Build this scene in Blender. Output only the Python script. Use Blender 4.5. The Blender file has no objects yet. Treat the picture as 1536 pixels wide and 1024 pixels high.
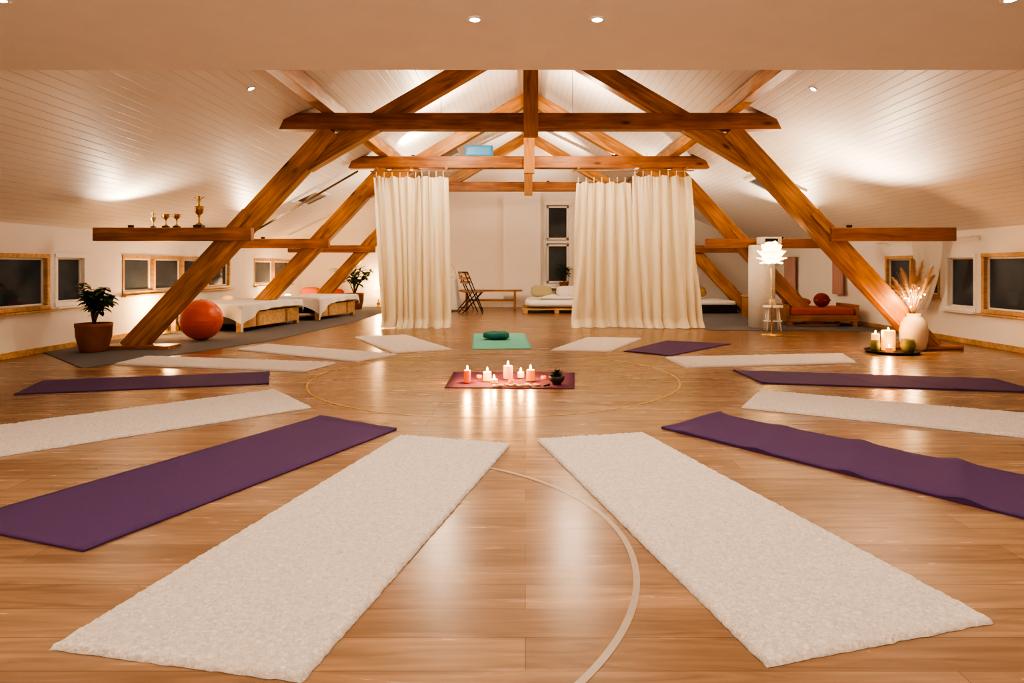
import bpy, bmesh, math, random
from mathutils import Vector, Matrix, noise
random.seed(7)
S = bpy.context.scene
R = random.random
def U(a, b): return a + (b - a) * R()

# ------------------------------------------------------------------ materials
def new_mat(name):
    m = bpy.data.materials.new(name); m.use_nodes = True
    nt = m.node_tree; b = nt.nodes['Principled BSDF']
    return m, nt, b
def N(nt, t, **kw):
    n = nt.nodes.new(t)
    for k, v in kw.items():
        if k in n.inputs: n.inputs[k].default_value = v
        else: setattr(n, k, v)
    return n
def simple(name, col, rough=0.6, metal=0.0, nscale=20, var=0.12, bump=0.1, bscale=80, emit=None, estr=0, sheen=0, trans=0, coat=0):
    m, nt, b = new_mat(name); L = nt.links.new
    tc = N(nt, 'ShaderNodeTexCoord')
    n1 = N(nt, 'ShaderNodeTexNoise', Scale=nscale, Detail=4.0)
    L(tc.outputs['Object'], n1.inputs['Vector'])
    mx = N(nt, 'ShaderNodeMix', data_type='RGBA')
    mx.inputs[6].default_value = (*[c * (1 - var) for c in col], 1)
    mx.inputs[7].default_value = (*[min(1, c * (1 + var)) for c in col], 1)
    L(n1.outputs['Fac'], mx.inputs[0]); L(mx.outputs[2], b.inputs['Base Color'])
    b.inputs['Roughness'].default_value = rough; b.inputs['Metallic'].default_value = metal
    if bump:
        n2 = N(nt, 'ShaderNodeTexNoise', Scale=bscale, Detail=3.0)
        L(tc.outputs['Object'], n2.inputs['Vector'])
        bp = N(nt, 'ShaderNodeBump', Strength=bump, Distance=0.01)
        L(n2.outputs['Fac'], bp.inputs['Height']); L(bp.outputs['Normal'], b.inputs['Normal'])
    if emit:
        b.inputs['Emission Color'].default_value = (*emit, 1); b.inputs['Emission Strength'].default_value = estr
    if sheen: b.inputs['Sheen Weight'].default_value = sheen
    if trans: b.inputs['Transmission Weight'].default_value = trans
    if coat: b.inputs['Coat Weight'].default_value = coat
    return m
def wood(name, dark, light, rough=0.45, scale=(1.2, 14, 14), knots=True, bump=0.15):
    m, nt, b = new_mat(name); L = nt.links.new
    tc = N(nt, 'ShaderNodeTexCoord'); mp = N(nt, 'ShaderNodeMapping'); mp.inputs['Scale'].default_value = scale
    L(tc.outputs['Object'], mp.inputs['Vector'])
    n1 = N(nt, 'ShaderNodeTexNoise', Scale=1.6, Detail=8.0, Distortion=0.8)
    L(mp.outputs[0], n1.inputs['Vector'])
    cr = N(nt, 'ShaderNodeValToRGB'); cr.color_ramp.elements[0].position = 0.3; cr.color_ramp.elements[1].position = 0.72
    cr.color_ramp.elements[0].color = (*dark, 1); cr.color_ramp.elements[1].color = (*light, 1)
    L(n1.outputs['Fac'], cr.inputs['Fac'])
    n3 = N(nt, 'ShaderNodeTexNoise', Scale=2.2, Detail=2.0); L(tc.outputs['Object'], n3.inputs['Vector'])
    mr = N(nt, 'ShaderNodeMapRange'); mr.inputs['From Min'].default_value = .3; mr.inputs['From Max'].default_value = .7
    mr.inputs['To Min'].default_value = .72; mr.inputs['To Max'].default_value = 1.15; L(n3.outputs['Fac'], mr.inputs['Value'])
    mx = N(nt, 'ShaderNodeMix', data_type='RGBA', blend_type='MULTIPLY'); mx.inputs[0].default_value = 1
    L(cr.outputs[0], mx.inputs[6]); L(mr.outputs[0], mx.inputs[7])
    last = mx.outputs[2]
    if knots:
        mp2 = N(nt, 'ShaderNodeMapping'); mp2.inputs['Scale'].default_value = (2.0, 5, 5); L(tc.outputs['Object'], mp2.inputs['Vector'])
        v = N(nt, 'ShaderNodeTexVoronoi', Scale=1.0); L(mp2.outputs[0], v.inputs['Vector'])
        c2 = N(nt, 'ShaderNodeValToRGB'); c2.color_ramp.elements[0].color = (.12, .05, .02, 1); c2.color_ramp.elements[1].color = (1, 1, 1, 1)
        c2.color_ramp.elements[0].position = .05; c2.color_ramp.elements[1].position = .16; L(v.outputs['Distance'], c2.inputs['Fac'])
        m3 = N(nt, 'ShaderNodeMix', data_type='RGBA', blend_type='MULTIPLY'); m3.inputs[0].default_value = .8
        L(last, m3.inputs[6]); L(c2.outputs[0], m3.inputs[7]); last = m3.outputs[2]
    L(last, b.inputs['Base Color']); b.inputs['Roughness'].default_value = rough
    bp = N(nt, 'ShaderNodeBump', Strength=bump, Distance=0.01); L(n1.outputs['Fac'], bp.inputs['Height']); L(bp.outputs['Normal'], b.inputs['Normal'])
    return m

def floor_mat():
    m, nt, b = new_mat('oak_floor_boards'); L = nt.links.new
    tc = N(nt, 'ShaderNodeTexCoord')
    br = N(nt, 'ShaderNodeTexBrick', offset=0.37, offset_frequency=2)
    br.inputs['Scale'].default_value = 1; br.inputs['Brick Width'].default_value = 1.7; br.inputs['Row Height'].default_value = .15
    br.inputs['Mortar Size'].default_value = .0012; br.inputs['Mortar Smooth'].default_value = .2; br.inputs['Bias'].default_value = 0
    br.inputs['Color1'].default_value = (.215, .122, .066, 1); br.inputs['Color2'].default_value = (.30, .182, .103, 1); br.inputs['Mortar'].default_value = (.12, .065, .032, 1)
    L(tc.outputs['Object'], br.inputs['Vector'])
    mp = N(nt, 'ShaderNodeMapping'); mp.inputs['Scale'].default_value = (1.3, 13, 1); L(tc.outputs['Object'], mp.inputs['Vector'])
    n1 = N(nt, 'ShaderNodeTexNoise', Scale=1.5, Detail=9.0, Distortion=1.2); L(mp.outputs[0], n1.inputs['Vector'])
    mr = N(nt, 'ShaderNodeMapRange'); mr.inputs['From Min'].default_value = .3; mr.inputs['From Max'].default_value = .7
    mr.inputs['To Min'].default_value = .70; mr.inputs['To Max'].default_value = 1.2; L(n1.outputs['Fac'], mr.inputs['Value'])
    mx = N(nt, 'ShaderNodeMix', data_type='RGBA', blend_type='MULTIPLY'); mx.inputs[0].default_value = 1
    L(br.outputs['Color'], mx.inputs[6]); L(mr.outputs[0], mx.inputs[7]); L(mx.outputs[2], b.inputs['Base Color'])
    r2 = N(nt, 'ShaderNodeMapRange'); r2.inputs['To Min'].default_value = .22; r2.inputs['To Max'].default_value = .30; L(n1.outputs['Fac'], r2.inputs['Value'])
    L(r2.outputs[0], b.inputs['Roughness'])
    bp = N(nt, 'ShaderNodeBump', Strength=.10, Distance=.004); bp.invert = True; L(br.outputs['Fac'], bp.inputs['Height']); L(bp.outputs['Normal'], b.inputs['Normal'])
    return m
def panel_mat():
    m, nt, b = new_mat('white_tongue_groove_boards'); L = nt.links.new
    tc = N(nt, 'ShaderNodeTexCoord'); sx = N(nt, 'ShaderNodeSeparateXYZ'); L(tc.outputs['Object'], sx.inputs[0])
    d = N(nt, 'ShaderNodeMath', operation='MULTIPLY'); d.inputs[1].default_value = 1 / .088; L(sx.outputs['X'], d.inputs[0])
    fr = N(nt, 'ShaderNodeMath', operation='FRACT'); L(d.outputs[0], fr.inputs[0])
    pp = N(nt, 'ShaderNodeMath', operation='SUBTRACT'); L(fr.outputs[0], pp.inputs[0]); pp.inputs[1].default_value = .5
    ab = N(nt, 'ShaderNodeMath', operation='ABSOLUTE'); L(pp.outputs[0], ab.inputs[0])
    mr = N(nt, 'ShaderNodeMapRange'); mr.inputs['From Min'].default_value = .44; mr.inputs['From Max'].default_value = .49
    mr.inputs['To Min'].default_value = 0; mr.inputs['To Max'].default_value = 1; L(ab.outputs[0], mr.inputs['Value'])
    mx = N(nt, 'ShaderNodeMix', data_type='RGBA'); mx.inputs[6].default_value = (.81, .76, .73, 1); mx.inputs[7].default_value = (.64, .57, .53, 1)
    L(mr.outputs[0], mx.inputs[0]); L(mx.outputs[2], b.inputs['Base Color']); b.inputs['Roughness'].default_value = .5
    iv = N(nt, 'ShaderNodeMath', operation='SUBTRACT'); iv.inputs[0].default_value = 1; L(mr.outputs[0], iv.inputs[1])
    bp = N(nt, 'ShaderNodeBump', Strength=.38, Distance=.008); L(iv.outputs[0], bp.inputs['Height']); L(bp.outputs['Normal'], b.inputs['Normal'])
    return m
def fabric(name, col, translucent=.35, rough=.9, scale=200):
    m, nt, b = new_mat(name); L = nt.links.new
    b.inputs['Base Color'].default_value = (*col, 1); b.inputs['Roughness'].default_value = rough; b.inputs['Sheen Weight'].default_value = .2
    tc = N(nt, 'ShaderNodeTexCoord'); n = N(nt, 'ShaderNodeTexNoise', Scale=scale, Detail=2.0); L(tc.outputs['Object'], n.inputs['Vector'])
    bp = N(nt, 'ShaderNodeBump', Strength=.15, Distance=.005); L(n.outputs['Fac'], bp.inputs['Height']); L(bp.outputs['Normal'], b.inputs['Normal'])
    if translucent:
        tr = N(nt, 'ShaderNodeBsdfTranslucent'); tr.inputs['Color'].default_value = (*col, 1)
        ms = N(nt, 'ShaderNodeMixShader'); ms.inputs[0].default_value = translucent
        L(b.outputs[0], ms.inputs[1]); L(tr.outputs[0], ms.inputs[2]); L(ms.outputs[0], nt.nodes['Material Output'].inputs['Surface'])
    return m
def wool_mat():
    m, nt, b = new_mat('wool_pile'); L = nt.links.new
    tc = N(nt, 'ShaderNodeTexCoord')
    n1 = N(nt, 'ShaderNodeTexNoise', Scale=75.0, Detail=6.0, Roughness=.7, Distortion=.8); L(tc.outputs['Object'], n1.inputs['Vector'])
    cr = N(nt, 'ShaderNodeValToRGB'); cr.color_ramp.elements[0].position = .34; cr.color_ramp.elements[1].position = .60
    cr.color_ramp.elements[0].color = (.58, .50, .45, 1); cr.color_ramp.elements[1].color = (.82, .75, .70, 1)  # shade in the hollows between tufts is put into the colour
    L(n1.outputs['Fac'], cr.inputs['Fac']); L(cr.outputs[0], b.inputs['Base Color'])
    b.inputs['Roughness'].default_value = 1; b.inputs['Sheen Weight'].default_value = .2
    bp = N(nt, 'ShaderNodeBump', Strength=1.0, Distance=.012); L(n1.outputs['Fac'], bp.inputs['Height']); L(bp.outputs['Normal'], b.inputs['Normal'])
    return m
M_floor = floor_mat(); M_panel = panel_mat(); M_wool = wool_mat()
M_wall = simple('white_plaster', (.83, .78, .74), .85, nscale=3, var=.03, bump=.08, bscale=60)
M_ceil = simple('textured_ceiling_plaster', (.82, .75, .69), .9, nscale=5, var=.04, bump=.4, bscale=90)
M_beam = wood('timber_beam', (.25, .092, .02), (.60, .28, .075), .42)
M_tie = wood('timber_tie_dark', (.19, .062, .018), (.44, .175, .05), .45)
M_pine = wood('pine', (.42, .24, .11), (.68, .44, .22), .45, knots=False)
M_bench = wood('bench_wood', (.28, .12, .04), (.45, .22, .09), .4, knots=False)
M_purple = simple('purple_yoga_foam', (.062, .022, .105), .75, nscale=60, var=.18, bump=.35, bscale=300)
M_teal = simple('teal_yoga_foam', (.13, .47, .38), .8, nscale=40, var=.08, bump=.2, bscale=300)
M_tealdk = simple('dark_teal_cloth', (.02, .18, .16), .8)
M_carpet = simple('grey_carpet', (.15, .145, .155), 1, nscale=120, var=.25, bump=.6, bscale=400)
M_curtain = fabric('cream_curtain', (.90, .82, .64), .30)
M_sheer = fabric('white_sheer', (.9, .88, .84), .5)
M_sheet = fabric('white_sheet', (.85, .82, .78), .1)
M_pink = fabric('pink_cloth', (.55, .35, .30), .1)
M_terra = simple('terracotta', (.24, .095, .05), .7, nscale=8, var=.25)
M_soil = simple('soil', (.03, .02, .012), 1, bump=.8)
M_leaf = simple('green_leaf', (.035, .10, .025), .45, nscale=6, var=.35, bump=0)
M_leafdk = simple('dark_leaf', (.02, .035, .02), .45, nscale=6, var=.3, bump=0)
M_stem = simple('woody_stem', (.12, .07, .035), .8)
M_ball = simple('orange_rubber', (.62, .10, .035), .34, nscale=4, var=.05, bump=.03)
M_white = simple('white_paint', (.82, .79, .75), .4, bump=0)
M_glassdk = simple('night_glass', (.045, .062, .085), .05, nscale=2.2, var=.65, bump=0)  # reflections painted into the pane colour as noise mottling
M_dark = simple('dark_metal', (.03, .027, .025), .45, metal=.5, bump=0)
M_gold = simple('antique_gold', (.42, .24, .07), .35, metal=1, bump=0)
M_brass = simple('brass', (.75, .5, .22), .25, metal=1, bump=0)
M_lamp = simple('lamp_glow', (1, .9, .75), .5, bump=0, emit=(1, .86, .64), estr=25)
M_fairy = simple('fairy_bulb', (1, .9, .75), .5, bump=0, emit=(1, .70, .35), estr=12)
M_petal = simple('lamp_petal', (1, .88, .70), .6, bump=0, emit=(1, .62, .28), estr=1.8)
M_flame = simple('candle_flame', (1, .8, .4), .5, bump=0, emit=(1, .50, .13), estr=50)
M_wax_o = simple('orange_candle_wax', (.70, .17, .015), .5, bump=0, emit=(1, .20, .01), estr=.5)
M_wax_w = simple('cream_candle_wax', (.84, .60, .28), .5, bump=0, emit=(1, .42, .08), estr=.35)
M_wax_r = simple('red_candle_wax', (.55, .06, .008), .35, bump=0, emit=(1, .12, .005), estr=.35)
M_stone = simple('dark_stone', (.035, .03, .03), .5, bscale=30)
M_vase = simple('cream_ceramic', (.62, .50, .38), .6, nscale=15, var=.08)
M_pampas = simple('pampas_plume', (.58, .38, .23), .9, var=.2, bump=0)
M_moss = simple('green_glazed_pot', (.20, .19, .04), .5, var=.4)
M_blue = simple('blue_panel_paint', (.03, .20, .42), .5, bump=0)
M_red = simple('dark_red_cloth', (.24, .03, .025), .9)
M_terraCush = simple('brick_red_cloth', (.45, .10, .05), .9)
M_lineY = simple('yellow_court_paint', (.46, .27, .03), .3, bump=0)
M_lineG = simple('grey_court_paint', (.33, .265, .21), .3, bump=0)

# ------------------------------------------------------------------ mesh builder
class MB:
    def __init__(s): s.bm = bmesh.new(); s.mats = []
    def mi(s, m):
        if m not in s.mats: s.mats.append(m)
        return s.mats.index(m)
    def _fin(s, faces, m, smooth=False):
        i = s.mi(m)
        for f in faces: f.material_index = i; f.smooth = smooth
    def box(s, c, size, m, rz=0, rot=None, bevel=0):
        rm = rot if rot is not None else Matrix.Rotation(rz, 4, 'Z')
        mat = Matrix.Translation(c) @ rm @ Matrix.Diagonal((*size, 1))
        r = bmesh.ops.create_cube(s.bm, size=1, matrix=mat)
        fs = list({f for v in r['verts'] for f in v.link_faces})
        s._fin(fs, m)
        if bevel:
            es = list({e for f in fs for e in f.edges})
            rb = bmesh.ops.bevel(s.bm, geom=es, offset=bevel, segments=3, affect='EDGES', profile=.5)
            s._fin(rb['faces'], m, True)
    def grid(s, nu, nv, fn, m, smooth=True, wrapu=False):
        vs = [[s.bm.verts.new(fn(i / nu, j / nv)) for j in range(nv + 1)] for i in range(nu if wrapu else nu + 1)]
        fs = []
        for i in range(nu):
            a = vs[i]; b = vs[(i + 1) % nu] if wrapu else vs[i + 1]
            for j in range(nv):
                try: fs.append(s.bm.faces.new((a[j], b[j], b[j + 1], a[j + 1])))
                except ValueError: pass
        s._fin(fs, m, smooth); return vs
    def lathe(s, prof, c, m, seg=32, smooth=True, sx=1, sy=1):
        c = Vector(c); rings = []
        for r, z in prof:
            if r < 1e-5: rings.append([s.bm.verts.new(c + Vector((0, 0, z)))])
            else: rings.append([s.bm.verts.new(c + Vector((r * sx * math.cos(2 * math.pi * k / seg), r * sy * math.sin(2 * math.pi * k / seg), z))) for k in range(seg)])
        fs = []
        for a, b in zip(rings, rings[1:]):
            for k in range(seg):
                k2 = (k + 1) % seg
                if len(a) == 1 and len(b) == 1: continue
                if len(a) == 1: fs.append(s.bm.faces.new((a[0], b[k2], b[k])))
                elif len(b) == 1: fs.append(s.bm.faces.new((a[k], a[k2], b[0])))
                else: fs.append(s.bm.faces.new((a[k], a[k2], b[k2], b[k])))
        s._fin(fs, m, smooth)
    def tube(s, pts, rad, m, seg=8):
        pts = [Vector(p) for p in pts]; n = len(pts)
        if not isinstance(rad, (list, tuple)): rad = [rad] * n
        rings = []
        for i, p in enumerate(pts):
            t = (pts[min(i + 1, n - 1)] - pts[max(i - 1, 0)]).normalized()
            up = Vector((0, 0, 1)) if abs(t.z) < .95 else Vector((1, 0, 0))
            x = t.cross(up).normalized(); y = x.cross(t)
            rings.append([s.bm.verts.new(p + rad[i] * (math.cos(2 * math.pi * k / seg) * x + math.sin(2 * math.pi * k / seg) * y)) for k in range(seg)])
        fs = []
        for a, b in zip(rings, rings[1:]):
            for k in range(seg): fs.append(s.bm.faces.new((a[k], a[(k + 1) % seg], b[(k + 1) % seg], b[k])))
        fs.append(s.bm.faces.new(rings[0][::-1])); fs.append(s.bm.faces.new(rings[-1]))
        s._fin(fs, m, True)
    def ball(s, c, r, m, seg=24, rings=14):
        if not isinstance(r, (tuple, list)): r = (r, r, r)
        mt = Matrix.Translation(c) @ Matrix.Diagonal((*r, 1))
        q = bmesh.ops.create_uvsphere(s.bm, u_segments=seg, v_segments=rings, radius=1, matrix=mt)
        s._fin({f for v in q['verts'] for f in v.link_faces}, m, True)
    def prism(s, poly, ext, m):
        ext = Vector(ext); a = [s.bm.verts.new(Vector(p)) for p in poly]; b = [s.bm.verts.new(Vector(p) + ext) for p in poly]
        n = len(a); fs = [s.bm.faces.new(a), s.bm.faces.new(b[::-1])]
        for i in range(n): fs.append(s.bm.faces.new((a[i], b[i], b[(i + 1) % n], a[(i + 1) % n])))
        s._fin(fs, m)
    def leaf(s, base, d, length, width, m, droop=.3, prof=None, cup=.12):
        base = Vector(base); d = Vector(d).normalized()
        side = d.cross(Vector((0, 0, 1)))
        if side.length < .05: side = Vector((1, 0, 0))
        side.normalize(); nrm = side.cross(d)
        prof = prof or [(0, .08), (.25, .75), (.5, 1), (.75, .7), (1, .03)]
        L = []; Rr = []; C = []
        for t, w in prof:
            p = base + d * length * t - Vector((0, 0, droop * length * t * t))
            L.append(s.bm.verts.new(p + side * width * w * .5 + nrm * width * cup * w)); Rr.append(s.bm.verts.new(p - side * width * w * .5 + nrm * width * cup * w)); C.append(s.bm.verts.new(p))
        fs = []
        for i in range(len(prof) - 1):
            fs.append(s.bm.faces.new((L[i], L[i + 1], C[i + 1], C[i]))); fs.append(s.bm.faces.new((C[i], C[i + 1], Rr[i + 1], Rr[i])))
        s._fin(fs, m, True)
    def build(s, name, loc=(0, 0, 0), parent=None, solid=0, normals=True):
        loc = Vector(loc)
        if normals: bmesh.ops.recalc_face_normals(s.bm, faces=s.bm.faces)
        for v in s.bm.verts: v.co -= loc
        me = bpy.data.meshes.new(name); s.bm.to_mesh(me); s.bm.free()
        for m in s.mats: me.materials.append(m)
        o = bpy.data.objects.new(name, me); S.collection.objects.link(o)
        if parent is not None: o.parent = parent; o.location = loc - parent.location
        else: o.location = loc
        if solid:
            md = o.modifiers.new('thickness', 'SOLIDIFY'); md.thickness = solid; md.offset = 0
        return o
def empty(name, loc):
    e = bpy.data.objects.new(name, None); e.location = loc; e.empty_display_size = .2; S.collection.objects.link(e); return e
def beam(name, p0, p1, w, h, parent, mat, up=(0, 0, 1), taper=0):
    p0 = Vector(p0); p1 = Vector(p1); x = (p1 - p0); ln = x.length; x.normalize()
    z = Vector(up) - x * x.dot(Vector(up)); z.normalize(); y = z.cross(x)
    mb = MB(); mb.box((0, 0, 0), (ln, w, h), mat)
    if taper:
        for v in mb.bm.verts:
            if v.co.z < 0: v.co.x *= 1 + taper / ln * 2
    o = mb.build(name)
    c = (p0 + p1) / 2; o.matrix_world = Matrix.Translation(c - (parent.location if parent else Vector())) @ Matrix((x, y, z)).transposed().to_4x4()
    if parent: o.parent = parent
    md = o.modifiers.new('edge_bevel', 'BEVEL'); md.width = .008; md.segments = 2
    return o
WARM = (1, .82, .63)
def light(name, kind, loc, power, col=WARM, size=.1, target=None, spot=None, blend=.6, parent=None):
    l = bpy.data.lights.new(name, kind); l.energy = power; l.color = col
    if kind == 'POINT': l.shadow_soft_size = size
    if kind == 'SPOT': l.shadow_soft_size = size; l.spot_size = math.radians(spot or 100); l.spot_blend = blend
    if kind == 'AREA': l.size = size
    o = bpy.data.objects.new(name, l); S.collection.objects.link(o); o.location = loc
    if target is not None: o.rotation_euler = (Vector(target) - Vector(loc)).to_track_quat('-Z', 'Y').to_euler()
    if parent is not None: o.parent = parent; o.location = Vector(loc) - parent.location
    return o

# ------------------------------------------------------------------ room shell
XL, XR, YB, YF, KW, PITCH = -5.62, 5.75, -3.0, 16.7, 1.48, .48
XM = (XL + XR) / 2; ZR = KW + (XM - XL) * PITCH
FCZ, FCY = 2.357, 4.6
def roofz(x): return KW + PITCH * (x - XL if x < XM else XR - x)

mb = MB(); mb.box(((XL + XR) / 2, (YB + YF) / 2, -.05), (XR - XL + .4, YF - YB + .4, .1), M_floor); mb.build('floor')

def knee_wall(name, x, sgn, wins):
    mb = MB(); cx = x + sgn * .1
    y = YB
    for (a, b, z0, z1) in wins:
        mb.box((cx, (y + a) / 2, KW / 2), (.2, a - y, KW), M_wall)
        mb.box((cx, (a + b) / 2, z0 / 2), (.2, b - a, z0), M_wall)
        mb.box((cx, (a + b) / 2, (z1 + KW) / 2), (.2, b - a, KW - z1), M_wall)
        y = b
    mb.box((cx, (y + YF + .2) / 2, KW / 2), (.2, YF + .2 - y, KW), M_wall)
    mb.build(name)
WL = [(6.2, 7.88, .5, 1.15), (7.96, 8.54, .52, 1.16), (9.29, 12.69, .6, 1.17), (13.8, 16.0, .6, 1.17)]
WR = [(6.5, 8.40, .42, 1.17), (8.50, 9.12, .42, 1.17), (9.24, 10.65, .56, 1.17)]
knee_wall('wall_left', XL, -1, WL); knee_wall('wall_right', XR, 1, WR)

def window(name, x, sgn, a, b, z0, z1, mullions, fm, sill=True):
    mb = MB(); fw = .05; xc = x + sgn * .03
    for zz in (z0 + fw / 2, z1 - fw / 2): mb.box((xc, (a + b) / 2, zz), (.09, b - a, fw), fm, bevel=.006)
    for yy in [a + fw / 2, b - fw / 2] + mullions: mb.box((xc, yy, (z0 + z1) / 2), (.08, fw, z1 - z0), fm, bevel=.006)
    ed = [a] + mullions + [b]
    for p, q in zip(ed, ed[1:]):
        for zz in (z0 + fw + .01, z1 - fw - .01): mb.box((xc + sgn * .025, (p + q) / 2, zz), (.03, q - p - .03, .022), M_white)
        for yy in (p + .055, q - .055): mb.box((xc + sgn * .025, yy, (z0 + z1) / 2), (.03, .022, z1 - z0 - .08), M_white)
    mb.box((x + sgn * .066, (a + b) / 2, (z0 + z1) / 2), (.012, b - a - .02, z1 - z0 - .02), M_glassdk)
    if sill: mb.box((x - sgn * .02, (a + b) / 2, z0 - .012), (.10, b - a + .04, .024), fm, bevel=.005)
    mb.build(name, (x, (a + b) / 2, (z0 + z1) / 2))
window('window_1', XL, -1, *WL[0], [], M_pine); window('window_2', XL, -1, *WL[1], [], M_white)
window('window_3', XL, -1, *WL[2], [10.1, 10.95, 11.8], M_pine); window('window_4', XL, -1, *WL[3], [14.9], M_pine)
window('window_5', XR, 1, *WR[0], [], M_pine); window('window_6', XR, 1, *WR[1], [], M_white); window('window_7', XR, 1, *WR[2], [9.95], M_pine)

wx0, wx1, wz0, wz1 = .45, 1.17, .50, 2.62
mb = MB(); e = (0, .2, 0)
mb.prism([(XL, YF, 0), (wx0, YF, 0), (wx0, YF, roofz(wx0)), (XM, YF, ZR), (XL, YF, KW)], e, M_wall)
mb.prism([(wx1, YF, 0), (XR, YF, 0), (XR, YF, KW), (wx1, YF, roofz(wx1))], e, M_wall)
mb.prism([(wx0, YF, 0), (wx1, YF, 0), (wx1, YF, wz0), (wx0, YF, wz0)], e, M_wall)
mb.prism([(wx0, YF, wz1), (wx1, YF, wz1), (wx1, YF, roofz(wx1)), (wx0, YF, roofz(wx0))], e, M_wall)
mb.build('wall_back')
mb = MB(); mb.box((-.08, YF - .12, 1.42), (.92, .24, 2.84), M_wall, bevel=.01); mb.build('wall_pier', (-.08, YF - .12, 0))
mb = MB(); c = (wx0 + wx1) / 2
for zz in (wz0 + .04, 1.62, wz1 - .04): mb.box((c, YF + .03, zz), (wx1 - wx0, .09, .08), M_white, bevel=.008)
for xx in (wx0 + .04, wx1 - .04): mb.box((xx, YF + .03, (wz0 + wz1) / 2), (.08, .085, wz1 - wz0), M_white, bevel=.008)
for (a, b) in ((.6, 1.56), (1.68, 2.52)):
    for xx in (wx0 + .11, wx1 - .11): mb.box((xx, YF + .05, (a + b) / 2), (.05, .06, b - a), M_white)
    for zz in (a + .02, b - .02): mb.box((c, YF + .05, zz), (wx1 - wx0 - .16, .06, .05), M_white)
mb.box((c, YF + .1, (wz0 + wz1) / 2), (wx1 - wx0 - .04, .012, wz1 - wz0 - .04), M_glassdk)
mb.box((c, YF - .05, wz0 - .02), (wx1 - wx0 + .1, .2, .04), M_white, bevel=.008)
mb.build('window_8', (c, YF, 1.5))
mb = MB(); mb.prism([(XL, YB, 0), (XR, YB, 0), (XR, YB, KW), (XM, YB, ZR), (XL, YB, KW)], (0, -.2, 0), M_wall); mb.build('wall_front')

for nm, xa in (('ceiling_slope_left', XL), ('ceiling_slope_right', XR)):
    mb = MB(); sg = -1 if xa < 0 else 1; xo = xa + sg * .2; zo = KW - .2 * PITCH
    mb.prism([(xo, YB - .2, zo), (XM, YB - .2, ZR), (XM, YB - .2, ZR + .12), (xo, YB - .2, zo + .12)], (0, YF - YB + .4, 0), M_panel)
    mb.build(nm)
xa = XL + (FCZ - KW) / PITCH; xb = XR - (FCZ - KW) / PITCH
mb = MB()
mb.prism([(xa, YB, FCZ), (xb, YB, FCZ), (xb - .1, YB, FCZ + .05), (xa + .1, YB, FCZ + .05)], (0, FCY - YB, 0), M_ceil)
mb.prism([(xa + .12, FCY - .01, FCZ + .052), (xb - .12, FCY - .01, FCZ + .052), (XM, FCY - .01, ZR - .01)], (0, -.12, 0), M_ceil)
mb.build('ceiling')

def skylight(name, x0, y0, w, l):
    mb = MB(); z = roofz(x0); sg = 1 if x0 < XM else -1; a = math.atan(PITCH) * -sg
    rot = Matrix.Rotation(a, 4, 'Y'); c = Vector((x0, y0, z))
    nz = rot @ Vector((0, 0, 1))
    mb.box(c - nz * .008, (w - .06, l - .06, .012), M_glassdk, rot=rot)
    for s in (-1, 1):
        mb.box(c - nz * .01 + rot @ Vector((s * (w / 2 - .03), 0, 0)), (.06, l, .04), M_white, rot=rot)
        mb.box(c - nz * .01 + rot @ Vector((0, s * (l / 2 - .03), 0)), (w - .12, .06, .04), M_white, rot=rot)
    mb.build(name, c)
skylight('skylight_window', 4.0, 10.7, .7, 1.0); skylight('skylight_window', -3.95, 12.3, .5, .8); skylight('skylight_window', -1.75, 14.0, .8, 1.0)

for nm, x, s in (('baseboard_left', XL, 1), ('baseboard_right', XR, -1)):
    mb = MB(); mb.box((x + s * .01, (YB + YF) / 2, .035), (.02, YF - YB, .07), M_pine, bevel=.004); mb.build(nm)
mb = MB(); mb.box((XM, YF - .01, .035), (XR - XL - .04, .02, .07), M_white); mb.build('baseboard_back')

mb = MB(); mb.prism([(-5.6, 7.75, .001), (-4.35, 6.55, .001), (-3.45, 8.9, .001), (-3.1, 12.0, .001), (-3.1, 16.68, .001), (-5.6, 16.68, .001)][::-1], (0, 0, .006), M_carpet); mb.build('carpet_floor_area')
mb = MB(); mb.prism([(5.73, 10.3, .001), (2.9, 10.5, .001), (2.9, 16.68, .001), (5.73, 16.68, .001)], (0, 0, .006), M_carpet); mb.build('carpet_floor_area')
def arc(name, c, r, w, a0, a1, m, seg=128):
    mb = MB()
    mb.grid(seg, 1, lambda u, v: Vector((c[0] + (r + (v - .5) * w) * math.cos(a0 + (a1 - a0) * u), c[1] + (r + (v - .5) * w) * math.sin(a0 + (a1 - a0) * u), .0015)), m, smooth=False)
    return mb.build(name, (c[0], c[1], 0))
arc('court_circle_line', (-.27, 6.05), 1.63, .018, 0, 2 * math.pi, M_lineY)
arc('court_arc_line', (-.817, 2.315), 1.187, .022, math.radians(-75), math.radians(57), M_lineG)

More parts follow.
